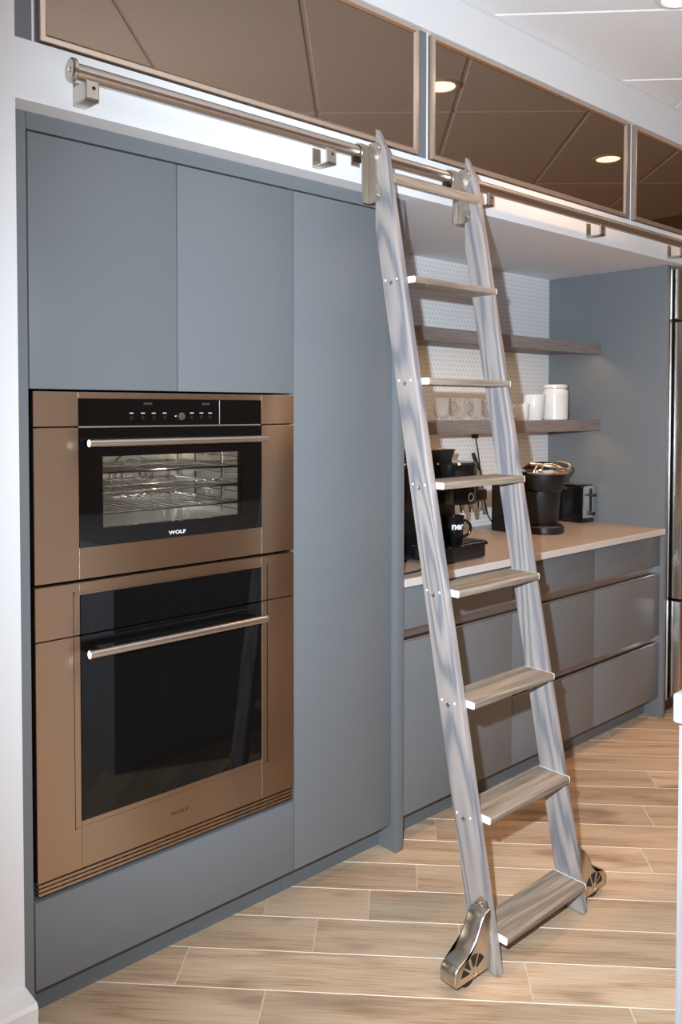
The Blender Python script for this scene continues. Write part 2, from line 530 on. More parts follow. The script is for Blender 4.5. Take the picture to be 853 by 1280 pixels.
def slab(name, poly, z_top, z_bot, z_edge, ins, mats, parent, rotz):
    c = sum(poly, Vector((0, 0))) / len(poly)
    R2 = Matrix.Rotation(-rotz, 2)
    lp = [R2 @ (p_ - c) for p_ in poly]
    if area(lp) < 0: lp.reverse()
    ip = inset(lp, ins)
    bm = bmesh.new()
    B = [bm.verts.new((p_.x, p_.y, z_bot)) for p_ in lp]
    E_ = [bm.verts.new((p_.x, p_.y, z_edge)) for p_ in lp]
    T_ = [bm.verts.new((p_.x, p_.y, z_top)) for p_ in ip]
    n = len(lp)
    if z_top > z_bot:
        f0 = bm.faces.new(T_)
    else:
        f0 = bm.faces.new(list(reversed(T_)))
    for i in range(n):
        j = (i + 1) % n
        for P_, Q_ in ((B, E_), (E_, T_)):
            q = (P_[i], P_[j], Q_[j], Q_[i])
            f = bm.faces.new(q if z_top > z_bot else tuple(reversed(q)))
            f.material_index = 1
    me = bpy.data.meshes.new(name); bm.to_mesh(me); bm.free()
    for mm in mats: me.materials.append(mm)
    o = bpy.data.objects.new(name, me); COL.objects.link(o)
    o.parent = parent
    o.location = Vector((c.x, c.y, 0)) - wloc(parent)
    o.rotation_euler = (0, 0, rotz)
    return o

rng = random.Random(5)
PW, N0 = 0.1515, 0.166
known = {1: [0.605, 0.998], 0: [0.275, 1.158], -1: [0.504, 1.385], 2: [0.449, 0.746, 2.02], 3: [0.887, 2.2], 5: [0.957, 1.179], 6: [1.711],
         8: [1.812], 11: [1.757], 4: [0.2, 1.62], 7: [0.95, 2.3], 9: [1.2, 2.6], 10: [0.9, 2.35]}
FX0, FX1, FY0, FY1 = RX0, RX1, RY0, 0.10
for row in range(-31, 27):
    n0 = N0 + PW * row
    us = list(known.get(row, []))
    if not us: us = [rng.uniform(-0.4, 1.0)]
    while us[0] > -5: us.insert(0, us[0] - rng.uniform(1.0, 1.9))
    while us[-1] < 8: us.append(us[-1] + rng.uniform(1.0, 1.9))
    for ua, ub in zip(us, us[1:]):
        poly = [U * ua + NV * n0, U * ub + NV * n0, U * ub + NV * (n0 + PW), U * ua + NV * (n0 + PW)]
        poly = clean(clip_rect(poly, FX0, FX1, FY0, FY1))
        if len(poly) < 3 or abs(area(poly)) < 0.002: continue
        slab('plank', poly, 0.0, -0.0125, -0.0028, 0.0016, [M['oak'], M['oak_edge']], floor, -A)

# ------------------------------------------------------------------ ceiling: lay-in tiles on a grid set at the same diagonal
ceiling = structure('ceiling', MB().box(RX0, RX1, RY0, 0.70, ZC + 0.014, ZC + 0.08), M['grid'])
CX0, CX1, CY0, CY1 = RX0, RX1, RY0, YF
TN, TU = 0.61, 1.22
for a in range(-9, 8):
    for b_ in range(-6, 6):
        n0 = 1.075 + TN * a; u0 = 2.04 + TU * b_
        g = 0.0065
        poly = [U * (u0 + g) + NV * (n0 + g), U * (u0 + TU - g) + NV * (n0 + g), U * (u0 + TU - g) + NV * (n0 + TN - g), U * (u0 + g) + NV * (n0 + TN - g)]
        poly = clean(clip_rect(poly, CX0 + 0.01, CX1 - 0.01, CY0 + 0.01, CY1 - 0.012))
        if len(poly) < 3 or abs(area(poly)) < 0.004: continue
        slab('ceiling_tile', poly, ZC, ZC + 0.0135, ZC + 0.006, 0.005, [M['acoustic'], M['acoustic']], ceiling, -A)
# grid bars between the tiles
def grid_bar(p0, p1, wd):
    d = (p1 - p0).normalized(); s = Vector((-d.y, d.x)) * wd / 2
    poly = clean(clip_rect([p0 - s, p1 - s, p1 + s, p0 + s], CX0, CX1, CY0, CY1))
    if len(poly) >= 3 and abs(area(poly)) > 0.0005:
        slab('grid_bar', poly, ZC + 0.004, ZC + 0.0136, ZC + 0.005, 0.0005, [M['grid'], M['grid']], ceiling, -A)
for a in range(-9, 9):
    n0 = 1.075 + TN * a
    grid_bar(U * -7 + NV * n0, U * 9 + NV * n0, 0.016)
for b_ in range(-6, 7):
    u0 = 2.04 + TU * b_
    grid_bar(U * u0 + NV * -7, U * u0 + NV * 7, 0.0159)
MB().box(RX0, RX1, YF - 0.012, YF, ZC - 0.001, ZC + 0.0136).build('wall_angle', M['grid'], ceiling)

# ------------------------------------------------------------------ downlights
def downlight(x, y, label):
    t = thing('recessed_downlight', (x, y, ZC), label, 'ceiling light', 'recessed downlights in the tiled ceiling')
    MB().lathe([(0.060, -0.0035), (0.064, -0.006), (0.080, -0.004), (0.084, 0.0), (0.060, 0.0)], (x, y, ZC), 32, caps=False).build('trim_ring', M['trim_ring'], t)
    MB().lathe([(0.0, -0.0015), (0.0595, -0.0015)], (x, y, ZC - 0.001), 32, caps=False).build('lens', M['lens'], t)
    la = bpy.data.lights.new('downlight_lamp', 'AREA')
    la.shape = 'DISK'; la.size = 0.115; la.energy = DOWNLIGHT_POWER; la.color = WARM; la.spread = math.radians(110)
    lo = bpy.data.objects.new('downlight_lamp', la); COL.objects.link(lo)
    lo.parent = t; lo.location = (0, 0, -0.0045)
    return t

DL = [(1.917, -0.571, 'round warm downlight mirrored at the left edge of the middle bronze glass door'),
      (3.341, -0.634, 'round warm downlight mirrored at the right end of the middle bronze glass door'),
      (0.9, -2.1, 'round warm downlight above the near end of the white island'),
      (2.4, -2.1, 'round warm downlight above the far end of the white island'),
      (4.1, -2.1, 'round warm downlight in the ceiling between the island and the right wall'),
      (-0.9, -2.35, 'round warm downlight in the ceiling well left of the island'),
      (0.5, -3.6, 'round warm downlight by the room wall behind the near end of the island'),
      (2.2, -3.6, 'round warm downlight by the room wall behind the far end of the island'),
      (1.35, -3.6, 'round warm downlight by the room wall behind the middle of the island'),
      (3.05, -3.6, 'round warm downlight by the room wall just past the far island end'),
      (3.9, -3.6, 'round warm downlight in the far back corner of the room'),
      (-1.3, -3.6, 'round warm downlight in the near back corner of the room')]
for x, y, lb in DL: downlight(x, y, lb)

# ------------------------------------------------------------------ tall cabinets
DT = 0.02
DZ0, DZ1 = 0.0885, 2.054
oc = thing('oven_cabinet', (0.37, 0.3, 0), 'blue-grey tall cabinet that houses the two stacked wall ovens', 'cabinet')
c = MB()
c.box(-0.034, -0.006, 0.022, 0.60, 0.0, ZS - 0.001)
c.box(0.7605, 0.7625, 0.022, 0.60, 0.0885, ZS - 0.001)
c.box(-0.006, 0.7605, 0.59, 0.60, 0.0885, ZS - 0.001)
c.box(-0.006, 0.7605, 0.022, 0.59, 0.0885, 0.1065)
c.box(-0.006, 0.7605, 0.022, 0.59, 0.280, 0.298)
c.box(-0.006, 0.7605, 0.022, 0.59, 1.482, 1.50)
c.box(-0.006, 0.7605, 0.022, 0.59, 2.040, 2.058)
c.build('carcass', M['carcass'], oc)
MB().box(-0.0555, -0.0075, 0.0, 0.020, 0.0, ZS - 0.0005, 0.0008, 1).build('side_filler', M['paint'], oc)
MB().box(-0.0065, 0.7625, 0.0, 0.020, DZ1 + 0.005, ZS - 0.0005, 0.0008, 1).build('top_filler', M['paint'], oc)
MB().box(-0.0040, 0.3780, 0.0, DT, 1.4785, DZ1, 0.0012, 2).build('door', M['paint'], oc)
MB().box(0.3812, 0.7605, 0.0, DT, 1.4785, DZ1, 0.0012, 2).build('door', M['paint'], oc)
MB().box(-0.0040, 0.7605, 0.0, DT, DZ0, 0.2935, 0.0012, 2).build('drawer_front', M['paint'], oc)
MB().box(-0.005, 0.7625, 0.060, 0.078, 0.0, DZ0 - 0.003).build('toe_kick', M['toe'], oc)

pc = thing('pantry_cabinet', (0.965, 0.3, 0), 'blue-grey full-height pantry cabinet with one plain door right of the ovens', 'cabinet')
c = MB()
c.box(0.7640, 0.780, 0.022, 0.60, 0.0885, ZS - 0.001)
c.box(1.150, 1.166, 0.022, 0.60, 0.0885, ZS - 0.001)
c.box(0.780, 1.150, 0.59, 0.60, 0.0885, ZS - 0.001)
c.box(0.780, 1.150, 0.022, 0.59, 0.0885, 0.105)
c.box(0.780, 1.150, 0.022, 0.59, 2.04, 2.058)
c.build('carcass', M['carcass'], pc)
MB().box(0.7640, 1.1660, 0.0, 0.020, DZ1 + 0.005, ZS - 0.0005, 0.0008, 1).build('top_filler', M['paint'], pc)
MB().box(0.7640, 1.1645, 0.0, DT, DZ0, DZ1, 0.0012, 2).build('door', M['paint'], pc)
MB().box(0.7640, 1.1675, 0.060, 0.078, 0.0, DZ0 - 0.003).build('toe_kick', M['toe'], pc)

ep = MB().box(1.1685, 1.2035, -0.020, YB + 0.07, 0.0, ZS - 0.0005, 0.0012, 2).build('end_panel', M['paint'])
tag(ep, 'tall narrow blue-grey end panel between the pantry door and the coffee niche', 'panel')
fp = MB().box(XR, XR + 0.024, -0.020, YB + 0.07, 0.0, ZS - 0.0005, 0.0012, 2).build('end_panel', M['paint'])
tag(fp, 'wide blue-grey panel closing the coffee niche beside the refrigerator', 'panel')

# ------------------------------------------------------------------ wall ovens
OY = -0.006    # oven face
def handle(parent, x0, x1, y, z, r):
    h = MB().tube([(x0, y, z), (x1, y, z)], r, 20).build('handle', M['nickel'], parent)
    for x in (x0 + 0.022, x1 - 0.022):
        MB().box(x - 0.012, x + 0.012, y + r * 0.4, OY - 0.0005, z - 0.006, z + 0.006, 0.002, 2).build('handle_post', M['black_gloss'], h)
    for x, s in ((x0, -1), (x1, 1)):
        MB().lathe([(0.0, 0.0), (r * 0.92, 0.0), (r * 0.98, -0.001 * s), (r * 0.98, -0.002 * s)], (x + 0.002 * s, y, z), 20, 'x', caps=False).build('handle_end', M['chrome'], h)
    return h

o1 = thing('wall_oven', (0.3785, 0.2, 1.031), 'upper stainless steel steam oven with lit cavity and small control strip', 'oven')
# chassis behind the door: box with an open cavity
c = MB()
c.box(0.02, 0.737, 0.020, 0.46, 1.330, 1.465)
c.box(0.02, 0.737, 0.020, 0.46, 1.040, 1.125)
c.box(0.02, 0.125, 0.020, 0.46, 1.125, 1.330)
c.box(0.632, 0.737, 0.020, 0.46, 1.125, 1.330)
c.box(0.02, 0.737, 0.44, 0.46, 1.125, 1.330)
c.build('chassis', M['black_matte'], o1)
c = MB()
c.box(0.1255, 0.1285, 0.024, 0.436, 1.1255, 1.3295)
c.box(0.6285, 0.6315, 0.024, 0.436, 1.1255, 1.3295)
c.box(0.1285, 0.6285, 0.433, 0.4365, 1.1255, 1.3295)
c.box(0.1285, 0.6285, 0.024, 0.433, 1.1255, 1.1285)
c.box(0.1285, 0.6285, 0.024, 0.433, 1.3265, 1.3295)
cav = c.build('cavity_liner', M['enamel'], o1)
# fan guard on the back of the cavity
for cx in (0.27, 0.48):
    g = MB()
    for rr in (0.03, 0.05, 0.07):
        g.tube([(cx + rr * math.cos(t * math.pi / 12), 0.428, 1.23 + rr * math.sin(t * math.pi / 12)) for t in range(25)], 0.0022, 6)
    g.build('fan_guard', M['chrome'], cav)
for z in (1.175, 1.225, 1.275):
    rk = MB()
    for y in (0.05, 0.41): rk.tube([(0.14, y, z), (0.617, y, z)], 0.0032, 8)
    for x in (0.14, 0.617): rk.tube([(x, 0.05, z), (x, 0.41, z)], 0.0032, 8)
    for k in range(17): rk.tube([(0.16 + k * 0.0274, 0.05, z), (0.16 + k * 0.0274, 0.41, z)], 0.0018, 6)
    if z > 1.2:
        rk.tube([(0.14, 0.05, z), (0.14, 0.05, z + 0.016), (0.617, 0.05, z + 0.016), (0.617, 0.05, z)], 0.0022, 6)
    rk.build('wire_rack', M['chrome'], o1)
for x in (0.134, 0.623):
    g = MB()
    for y in (0.06, 0.16, 0.30, 0.40): g.tube([(x, y, 1.14), (x, y, 1.315)], 0.003, 8)
    for z in (1.15, 1.165, 1.2, 1.215, 1.25, 1.265, 1.3): g.tube([(x, 0.05, z), (x, 0.41, z)], 0.0022, 6)
    g.build('rack_support', M['chrome'], o1)
la = bpy.data.lights.new('oven_lamp', 'POINT'); la.energy = 2.6; la.color = (1.0, 0.92, 0.80); la.shadow_soft_size = 0.015
lo = bpy.data.objects.new('oven_lamp', la); COL.objects.link(lo); lo.parent = o1; lo.location = Vector((0.40, 0.10, 1.318)) - wloc(o1)
# control strip
c = MB()
c.box(0.0, 0.108, OY, 0.018, 1.3925, 1.4728, 0.0008, 1)
c.box(0.643, 0.757, OY, 0.018, 1.3925, 1.4728, 0.0008, 1)
c.box(0.108, 0.643, OY, 0.018, 1.4575, 1.4728, 0.0008, 1)
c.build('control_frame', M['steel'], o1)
cp = MB().box(0.1085, 0.5020, OY - 0.001, 0.018, 1.3925, 1.4570, 0.0006, 1).build('control_panel', M['black_glass'], o1)
MB().box(0.5045, 0.6425, OY - 0.001, 0.018, 1.3925, 1.4570, 0.0006, 1).build('water_tank_cover', M['black_glass'], o1)
MB().box(0.5020, 0.5045, OY + 0.002, 0.018, 1.3925, 1.4570).build('divider', M['alu'], o1)
MB().lathe([(0.0, -0.012), (0.008, -0.012), (0.0095, -0.010), (0.0095, 0.0)], (0.382, OY - 0.001, 1.4145), 20, 'y', caps=False).build('knob', M['cast_nickel'], cp)
for x in (0.245, 0.276, 0.306, 0.337, 0.417, 0.446, 0.473):
    MB().lathe([(0.0, -0.0012), (0.0042, -0.0012), (0.0046, 0.0)], (x, OY - 0.001, 1.4115), 12, 'y', caps=False).build('button', M['black_matte'], cp)
    MB().box(x - 0.0055, x + 0.0055, OY - 0.0014, OY - 0.001, 1.4215, 1.4242).build('button_mark', M['ink_grey'], cp)
for x in (0.29, 0.46):
    MB().box(x - 0.012, x + 0.012, OY - 0.0012, OY - 0.001, 1.444, 1.449).build('display_mark', M['ink_dark'], cp)
MB().box(0.11, 0.642, OY + 0.004, 0.016, 1.3885, 1.3922).build('hinge_strip', M['alu'], o1)
# door
c = MB()
c.box(0.0, 0.108, OY, 0.0185, 1.0311, 1.3885, 0.0008, 1)
c.box(0.643, 0.757, OY, 0.0185, 1.0311, 1.3885, 0.0008, 1)
c.box(0.108, 0.643, OY, 0.0185, 1.0311, 1.1060, 0.0008, 1)
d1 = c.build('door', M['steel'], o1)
c = MB()
c.box(0.1085, 0.168, OY - 0.001, 0.014, 1.1065, 1.3880)
c.box(0.575, 0.6425, OY - 0.001, 0.014, 1.1065, 1.3880)
c.box(0.168, 0.575, OY - 0.001, 0.014, 1.1065, 1.147)
c.box(0.168, 0.575, OY - 0.001, 0.014, 1.319, 1.3880)
c.build('door_glass', M['black_glass'], d1)
MB().box(0.168, 0.575, OY - 0.0008, OY + 0.003, 1.147, 1.319).build('window_pane', M['oven_pane'], d1)
text_mesh('lettering', 'WOLF', 0.0125, M['ink_white'], d1, (0.347, OY - 0.0015, 1.1145), (math.pi / 2, 0, 0), 0.0002, 0.050)
handle(o1, 0.112, 0.624, -0.055, 1.3535, 0.0088)

o2 = thing('wall_oven', (0.3785, 0.2, 0.3077), 'lower stainless steel oven with large black glass door and vent slats', 'oven')
MB().box(0.02, 0.737, 0.020, 0.56, 0.310, 1.015).build('chassis', M['black_matte'], o2)
c = MB()
c.box(0.0, 0.108, OY, 0.0185, 0.9000, 1.0229, 0.0008, 1)
c.box(0.6425, 0.757, OY, 0.0185, 0.9000, 1.0229, 0.0008, 1)
c.box(0.108, 0.6425, OY, 0.0185, 0.9935, 1.0229, 0.0008, 1)
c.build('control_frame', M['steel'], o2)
MB().box(0.1085, 0.642, OY - 0.001, 0.018, 0.9000, 0.9930, 0.0006, 1).build('control_panel', M['black_glass'], o2)
c = MB()
c.box(0.0, 0.108, OY, 0.0185, 0.3400, 0.8965, 0.0008, 1)
c.box(0.6425, 0.757, OY, 0.0185, 0.3400, 0.8965, 0.0008, 1)
c.box(0.108, 0.6425, OY, 0.0185, 0.3400, 0.4535, 0.0008, 1)
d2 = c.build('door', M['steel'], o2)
MB().box(0.1085, 0.642, OY - 0.001, 0.018, 0.4540, 0.8965, 0.0006, 1).build('door_glass', M['black_glass'], d2)
# raised trim line around the glass
c = MB()
c.box(0.092, 0.0945, OY - 0.0016, OY, 0.4380, 0.8960)
c.box(0.6615, 0.664, OY - 0.0016, OY, 0.4380, 0.8960)
c.box(0.092, 0.664, OY - 0.0016, OY, 0.4380, 0.4405)
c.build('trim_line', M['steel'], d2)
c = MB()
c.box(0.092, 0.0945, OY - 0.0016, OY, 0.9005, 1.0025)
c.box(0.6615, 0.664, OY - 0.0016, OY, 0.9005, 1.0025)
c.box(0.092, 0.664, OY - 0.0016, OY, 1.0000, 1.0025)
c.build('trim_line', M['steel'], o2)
text_mesh('lettering', 'WOLF', 0.0125, M['ink_dark'], d2, (0.349, OY - 0.0003, 0.3865), (math.pi / 2, 0, 0), 0.0002, 0.052)
for z in (0.3085, 0.3185, 0.3285):
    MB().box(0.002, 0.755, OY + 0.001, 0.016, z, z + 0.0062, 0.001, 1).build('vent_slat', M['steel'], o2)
handle(o2, 0.109, 0.621, -0.055, 0.8625, 0.0105)

# ------------------------------------------------------------------ glass-front upper cabinets
names_up = ['upper bronze glass cabinet at left, above the ovens', 'middle upper bronze glass cabinet above the ladder top and coffee niche', 'right-hand upper bronze glass cabinet cut off by the picture edge']
for k in range(3):
    x0 = 1.281 * k
    x1 = x0 + 1.216
    t = thing('glass_front_cabinet', (x0 + 0.6, 0.1, OPB), names_up[k], 'cabinet', 'bronze glass cabinets in the fascia')
    c = MB()
    xa = x0 - 0.008
    c.box(xa + 0.0005, xa + 0.016, -0.042, 0.355, OPB + 0.001, OPT - 0.001)
    c.box(x1 - 0.012, x1 + 0.006, -0.042, 0.355, OPB + 0.001, OPT - 0.001)
    c.box(xa + 0.016, x1 - 0.012, -0.042, 0.355, OPB + 0.001, OPB + 0.017)
    c.box(xa + 0.016, x1 - 0.012, -0.042, 0.355, OPT - 0.017, OPT - 0.001)
    c.box(xa + 0.016, x1 - 0.012, 0.343, 0.355, OPB + 0.017, OPT - 0.017)
    c.build('body', M['paint'], t)
    xl = -0.0555 if k == 0 else x0 - 1.281 + 1.216 + 0.007
    MB().box(xl, x0 - 0.0135, -0.050, -0.030, OPB + 0.001, OPT - 0.001).build('filler_strip', M['paint'], t)
    MB().box(x0 - 0.013, x0 - 0.008, -0.052, -0.030, OPB + 0.001, OPT - 0.001).build('edge_strip', M['edge_white'], t)
    # mitred aluminium frame with a sloping inner bevel
    zb, zt = OPB + 0.0075, OPT - 0.007
    fr = bmesh.new()
    def ringv(d, y):
        return [fr.verts.new(p_) for p_ in ((x0 + d, y, zb + d), (x1 - d, y, zb + d), (x1 - d, y, zt - d), (x0 + d, y, zt - d))]
    prof = [(0.0, -0.044), (0.0, -0.065), (0.001, -0.066), (0.012, -0.066), (0.019, -0.060), (0.019, -0.044)]
    rings = [ringv(*q) for q in prof]
    for a, b_ in zip(rings, rings[1:] + rings[:1]):
        for i in range(4):
            fr.faces.new((a[i], a[(i + 1) % 4], b_[(i + 1) % 4], b_[i]))
    bmesh.ops.recalc_face_normals(fr, faces=fr.faces)
    q = MB(); q.bm.free(); q.bm = fr
    fo = q.build('door_frame', M['bronze_frame'], t, smooth=20)
    MB().box(x0 + 0.0185, x1 - 0.0185, -0.0585, -0.0535, zb + 0.0185, zt - 0.0185).build('glass_pane', M['bronze_glass'], fo)

# ------------------------------------------------------------------ base cabinets and worktop of the coffee niche
def base_unit(x0, x1, rows, label, first=False):
    t = thing('base_cabinet', ((x0 + x1) / 2, 0.3, 0), label, 'cabinet', 'blue-grey base cabinets under the stone worktop')
    c = MB()
    c.box(x0, x0 + 0.002, 0.045, 0.60, 0.0885, 0.855)
    c.box(x1 - 0.002, x1, 0.045, 0.60, 0.0885, 0.855)
    c.box(x0 + 0.002, x1 - 0.002, 0.59, 0.60, 0.0885, 0.855)
    c.box(x0 + 0.002, x1 - 0.002, 0.045, 0.59, 0.0885, 0.105)
    c.build('carcass', M['carcass'], t)
    for i, (z0, z1, nm) in enumerate(rows):
        MB().box(x0 + 0.0012, x1 - 0.0012, 0.0, 0.020, z0, z1, 0.0012, 2).build(nm, M['paint'], t)
    for (zl, zh) in [(rows[i + 1][1], rows[i][0]) for i in range(len(rows) - 1)]:
        # concave finger channel, its lower lip level with the fronts
        pts = [(0.0015, zl + 0.0012), (0.004, zl + 0.006), (0.022, zl + 0.008), (0.032, zl + 0.018), (0.036, zl + 0.034), (0.036, zh + 0.004),
               (0.040, zh + 0.004), (0.040, zl - 0.012), (0.0205, zl - 0.012), (0.0205, zl + 0.0012)]
        MB().prism(pts, x0 + 0.0005, x1 - 0.0005, 'x').build('finger_channel', M['alu'], t)
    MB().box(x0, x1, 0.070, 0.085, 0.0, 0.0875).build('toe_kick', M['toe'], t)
    return t
base_unit(1.205, 1.815, [(0.713, 0.852, 'drawer_front'), (0.097, 0.672, 'door')], 'blue-grey base cabinet with one drawer over a door, behind the ladder')
base_unit(1.816, 2.389, [(0.713, 0.852, 'drawer_front'), (0.388, 0.672, 'drawer_front'), (0.097, 0.350, 'drawer_front')], 'middle blue-grey base cabinet of three drawers, right of the ladder')
base_unit(2.390, 2.9475, [(0.713, 0.852, 'drawer_front'), (0.388, 0.672, 'drawer_front'), (0.097, 0.350, 'drawer_front')], 'blue-grey base cabinet of three drawers next to the refrigerator panel')
ct = MB()
ct.box(1.2045, XR - 0.0005, -0.0253, YB - 0.0005, 0.859, 0.886, 0.0015, 1)
for f in ct.bm.faces:
    if f.normal.y < -0.7: f.material_index = 1
cto = ct.build('worktop', [M['counter'], M['counter_edge']])
tag(cto, 'taupe stone worktop with pale front edge in the coffee niche', 'countertop')

# ------------------------------------------------------------------ floating shelves with light strips
for z1, lb in ((1.755, 'upper empty grey-brown floating oak shelf on the mosaic wall'), (1.386, 'lower grey-brown floating oak shelf carrying the cups and jar')):
    sx0, sx1 = 1.2045, XR - 0.0005
    # underside set up behind a front lip that hides the light strip
    s = MB().prism([(0.314, z1 - 0.052), (0.315, z1 - 0.053), (0.336, z1 - 0.053), (0.336, z1 - 0.041), (YB - 0.0005, z1 - 0.041), (YB - 0.0005, z1), (0.315, z1), (0.314, z1 - 0.001)], sx0, sx1, 'x').build('floating_shelf', M['shelf_wood'])
    tag(s, lb, 'shelf', 'floating shelves in the coffee niche')
    MB().box(1.25, XR - 0.05, 0.342, 0.356, z1 - 0.0450, z1 - 0.0412).build('led_strip', M['led'], s)
    la = bpy.data.lights.new('shelf_lamp', 'AREA'); la.shape = 'RECTANGLE'; la.size = 1.64; la.size_y = 0.012
    la.energy = 1.15; la.color = (1.0, 0.62, 0.34)
    lo = bpy.data.objects.new('shelf_lamp', la); COL.objects.link(lo)
    lo.parent = s; lo.location = Vector(((1.25 + XR - 0.05) / 2, 0.349, z1 - 0.0465)) - wloc(s)

# ------------------------------------------------------------------ ladder rail
ZR, YR, RR = 2.1657, -0.121, 0.0178
rail = thing('ladder_rail', (2.0, YF, 2.12), 'satin nickel ladder rail fixed along the white fascia', 'rail')
MB().tube([(0.052, YR, ZR), (4.2, YR, ZR)], RR, 24).build('tube', M['nickel'], rail)
for x, s in ((0.047, -1), (4.2, 1)):
    cpo = MB().lathe([(0.0, 0.006), (0.022, 0.006), (0.026, 0.003), (0.026, -0.004), (0.022, -0.007), (0.0, -0.007)], (x, YR, ZR), 28, 'x', caps=False).build('end_cap', M['cast_nickel'], rail)
    MB().lathe([(0.0, 0.0), (0.006, 0.0), (0.006, -0.001), (0.0, -0.001)], (x + s * 0.0075, YR, ZR), 12, 'x', caps=False).build('screw', M['chrome'], cpo)
for x in (0.088, 0.789, 1.497, 2.196, 2.86, 3.55):
    hw = 0.015
    c = MB()
    zt, zb = ZR - RR + 0.003, ZR - 0.058
    c.box(x - hw, x + hw, YF - 0.005, YF - 0.0002, zb, zt + 0.012, 0.001, 1)
    c.box(x - hw, x + hw, YR - 0.012, YF - 0.005, zb, zb + 0.005, 0.001, 1)
    c.box(x - hw, x + hw, YR - 0.012, YR - 0.004, zb, zt, 0.0015, 1)
    if x < 0.2:
        c.box(x - hw, x + hw, YR - 0.004, YF - 0.005, zb + 0.005, zt - 0.002)
    br = c.build('bracket', M['cast_nickel'], rail)
    MB().lathe([(0.0, -0.0008), (0.0042, -0.0008), (0.0042, 0.0)], (x + 0.003, YR - 0.012, ZR - RR - 0.013), 12, 'y', caps=False).build('screw_hole', M['rubber'], br)
    if x > 0.2:
        MB().lathe([(0.0, -0.002), (0.003, -0.0016), (0.004, 0.0)], (x - 0.002, YF - 0.005, zb + 0.014), 10, 'y', caps=False).build('screw', M['chrome'], br)

# ------------------------------------------------------------------ library ladder
XL_, XR_, TH = 0.925, 1.320, 0.026
XM = (XL_ + XR_ + TH) / 2
ybk = lambda z: -0.533 + 0.189 * z
yfr = lambda z: -0.611 + 0.190 * z
lad = thing('library_ladder', (XM, -0.57, 0), 'grey cerused oak rolling library ladder leaning on the nickel rail', 'ladder')
ZK = 1.945
prof = [(ybk(0.004), 0.004), (yfr(0.004), 0.004), (yfr(2.155), 2.155), (ybk(ZK) + 0.0005, 2.224), (ybk(ZK), ZK)]
strs = []
for x in (XL_, XR_):
    strs.append(MB().prism(prof, x, x + TH, 'x', bev=0.0035, seg=3).build('stringer', M['stringer'], lad, origin=(x + 0.3 * (x - 1), -0.35, 0.7 * (x - 0.9))))
TZ = [0.0955, 0.3845, 0.6695, 0.9535, 1.2365, 1.5195, 1.801]
for z in TZ:
    y0 = yfr(z) - 0.026
    y1 = y0 + 0.105
    hh = 0.0185
    prf = [(y0 + 0.003, z), (y1, z), (y1, z - hh), (y0 + 0.002, z - hh), (y0, z - hh + 0.003), (y0, z - 0.004)]
    tr = MB().prism(prf, XL_ + TH + 0.0032, XR_ - 0.0032, 'x', bev=0.0008, seg=1).build('tread', M['tread'], lad, origin=(XM, y0, z))
    for xa, xb in ((XL_ + TH + 0.0004, XL_ + TH + 0.0032), (XR_ - 0.0032, XR_ - 0.0004)):
        MB().prism(prf, xa, xb, 'x').build('end_cap', M['endcap'], tr)
    for k in range(3):
        xx = XL_ + TH + 0.07 + k * 0.115
        MB().lathe([(0.0, -0.0012), (0.0028, -0.001), (0.0032, 0.0)], (xx, y0 + 0.018, z - hh), 8, caps=False).build('screw', M['chrome'], tr)
    # bolt and two pins on the outer faces
    for si, (st, xf, s) in enumerate(((strs[0], XL_, -1), (strs[1], XR_ + TH, 1))):
        yc = (ybk(z) + yfr(z)) / 2
        MB().lathe([(0.0, 0.0025 * s), (0.0035, 0.0025 * s), (0.006, 0.0015 * s), (0.0066, 0.0)], (xf, yc + 0.001, z - 0.016), 14, 'x', caps=False).build('bolt', M['cast_nickel'], st)
        for dy in (-0.021, 0.023):
            MB().lathe([(0.0, 0.0012 * s), (0.0030, 0.0008 * s), (0.0034, 0.0)], (xf, yc + dy, z - 0.007), 10, 'x', caps=False).build('pin', M['endcap'], st)
MB().tube([(XL_ + TH - 0.0005, -0.213, 2.083), (XR_ + 0.0005, -0.213, 2.083)], 0.0145, 20).build('top_rung', M['dowel'], lad)

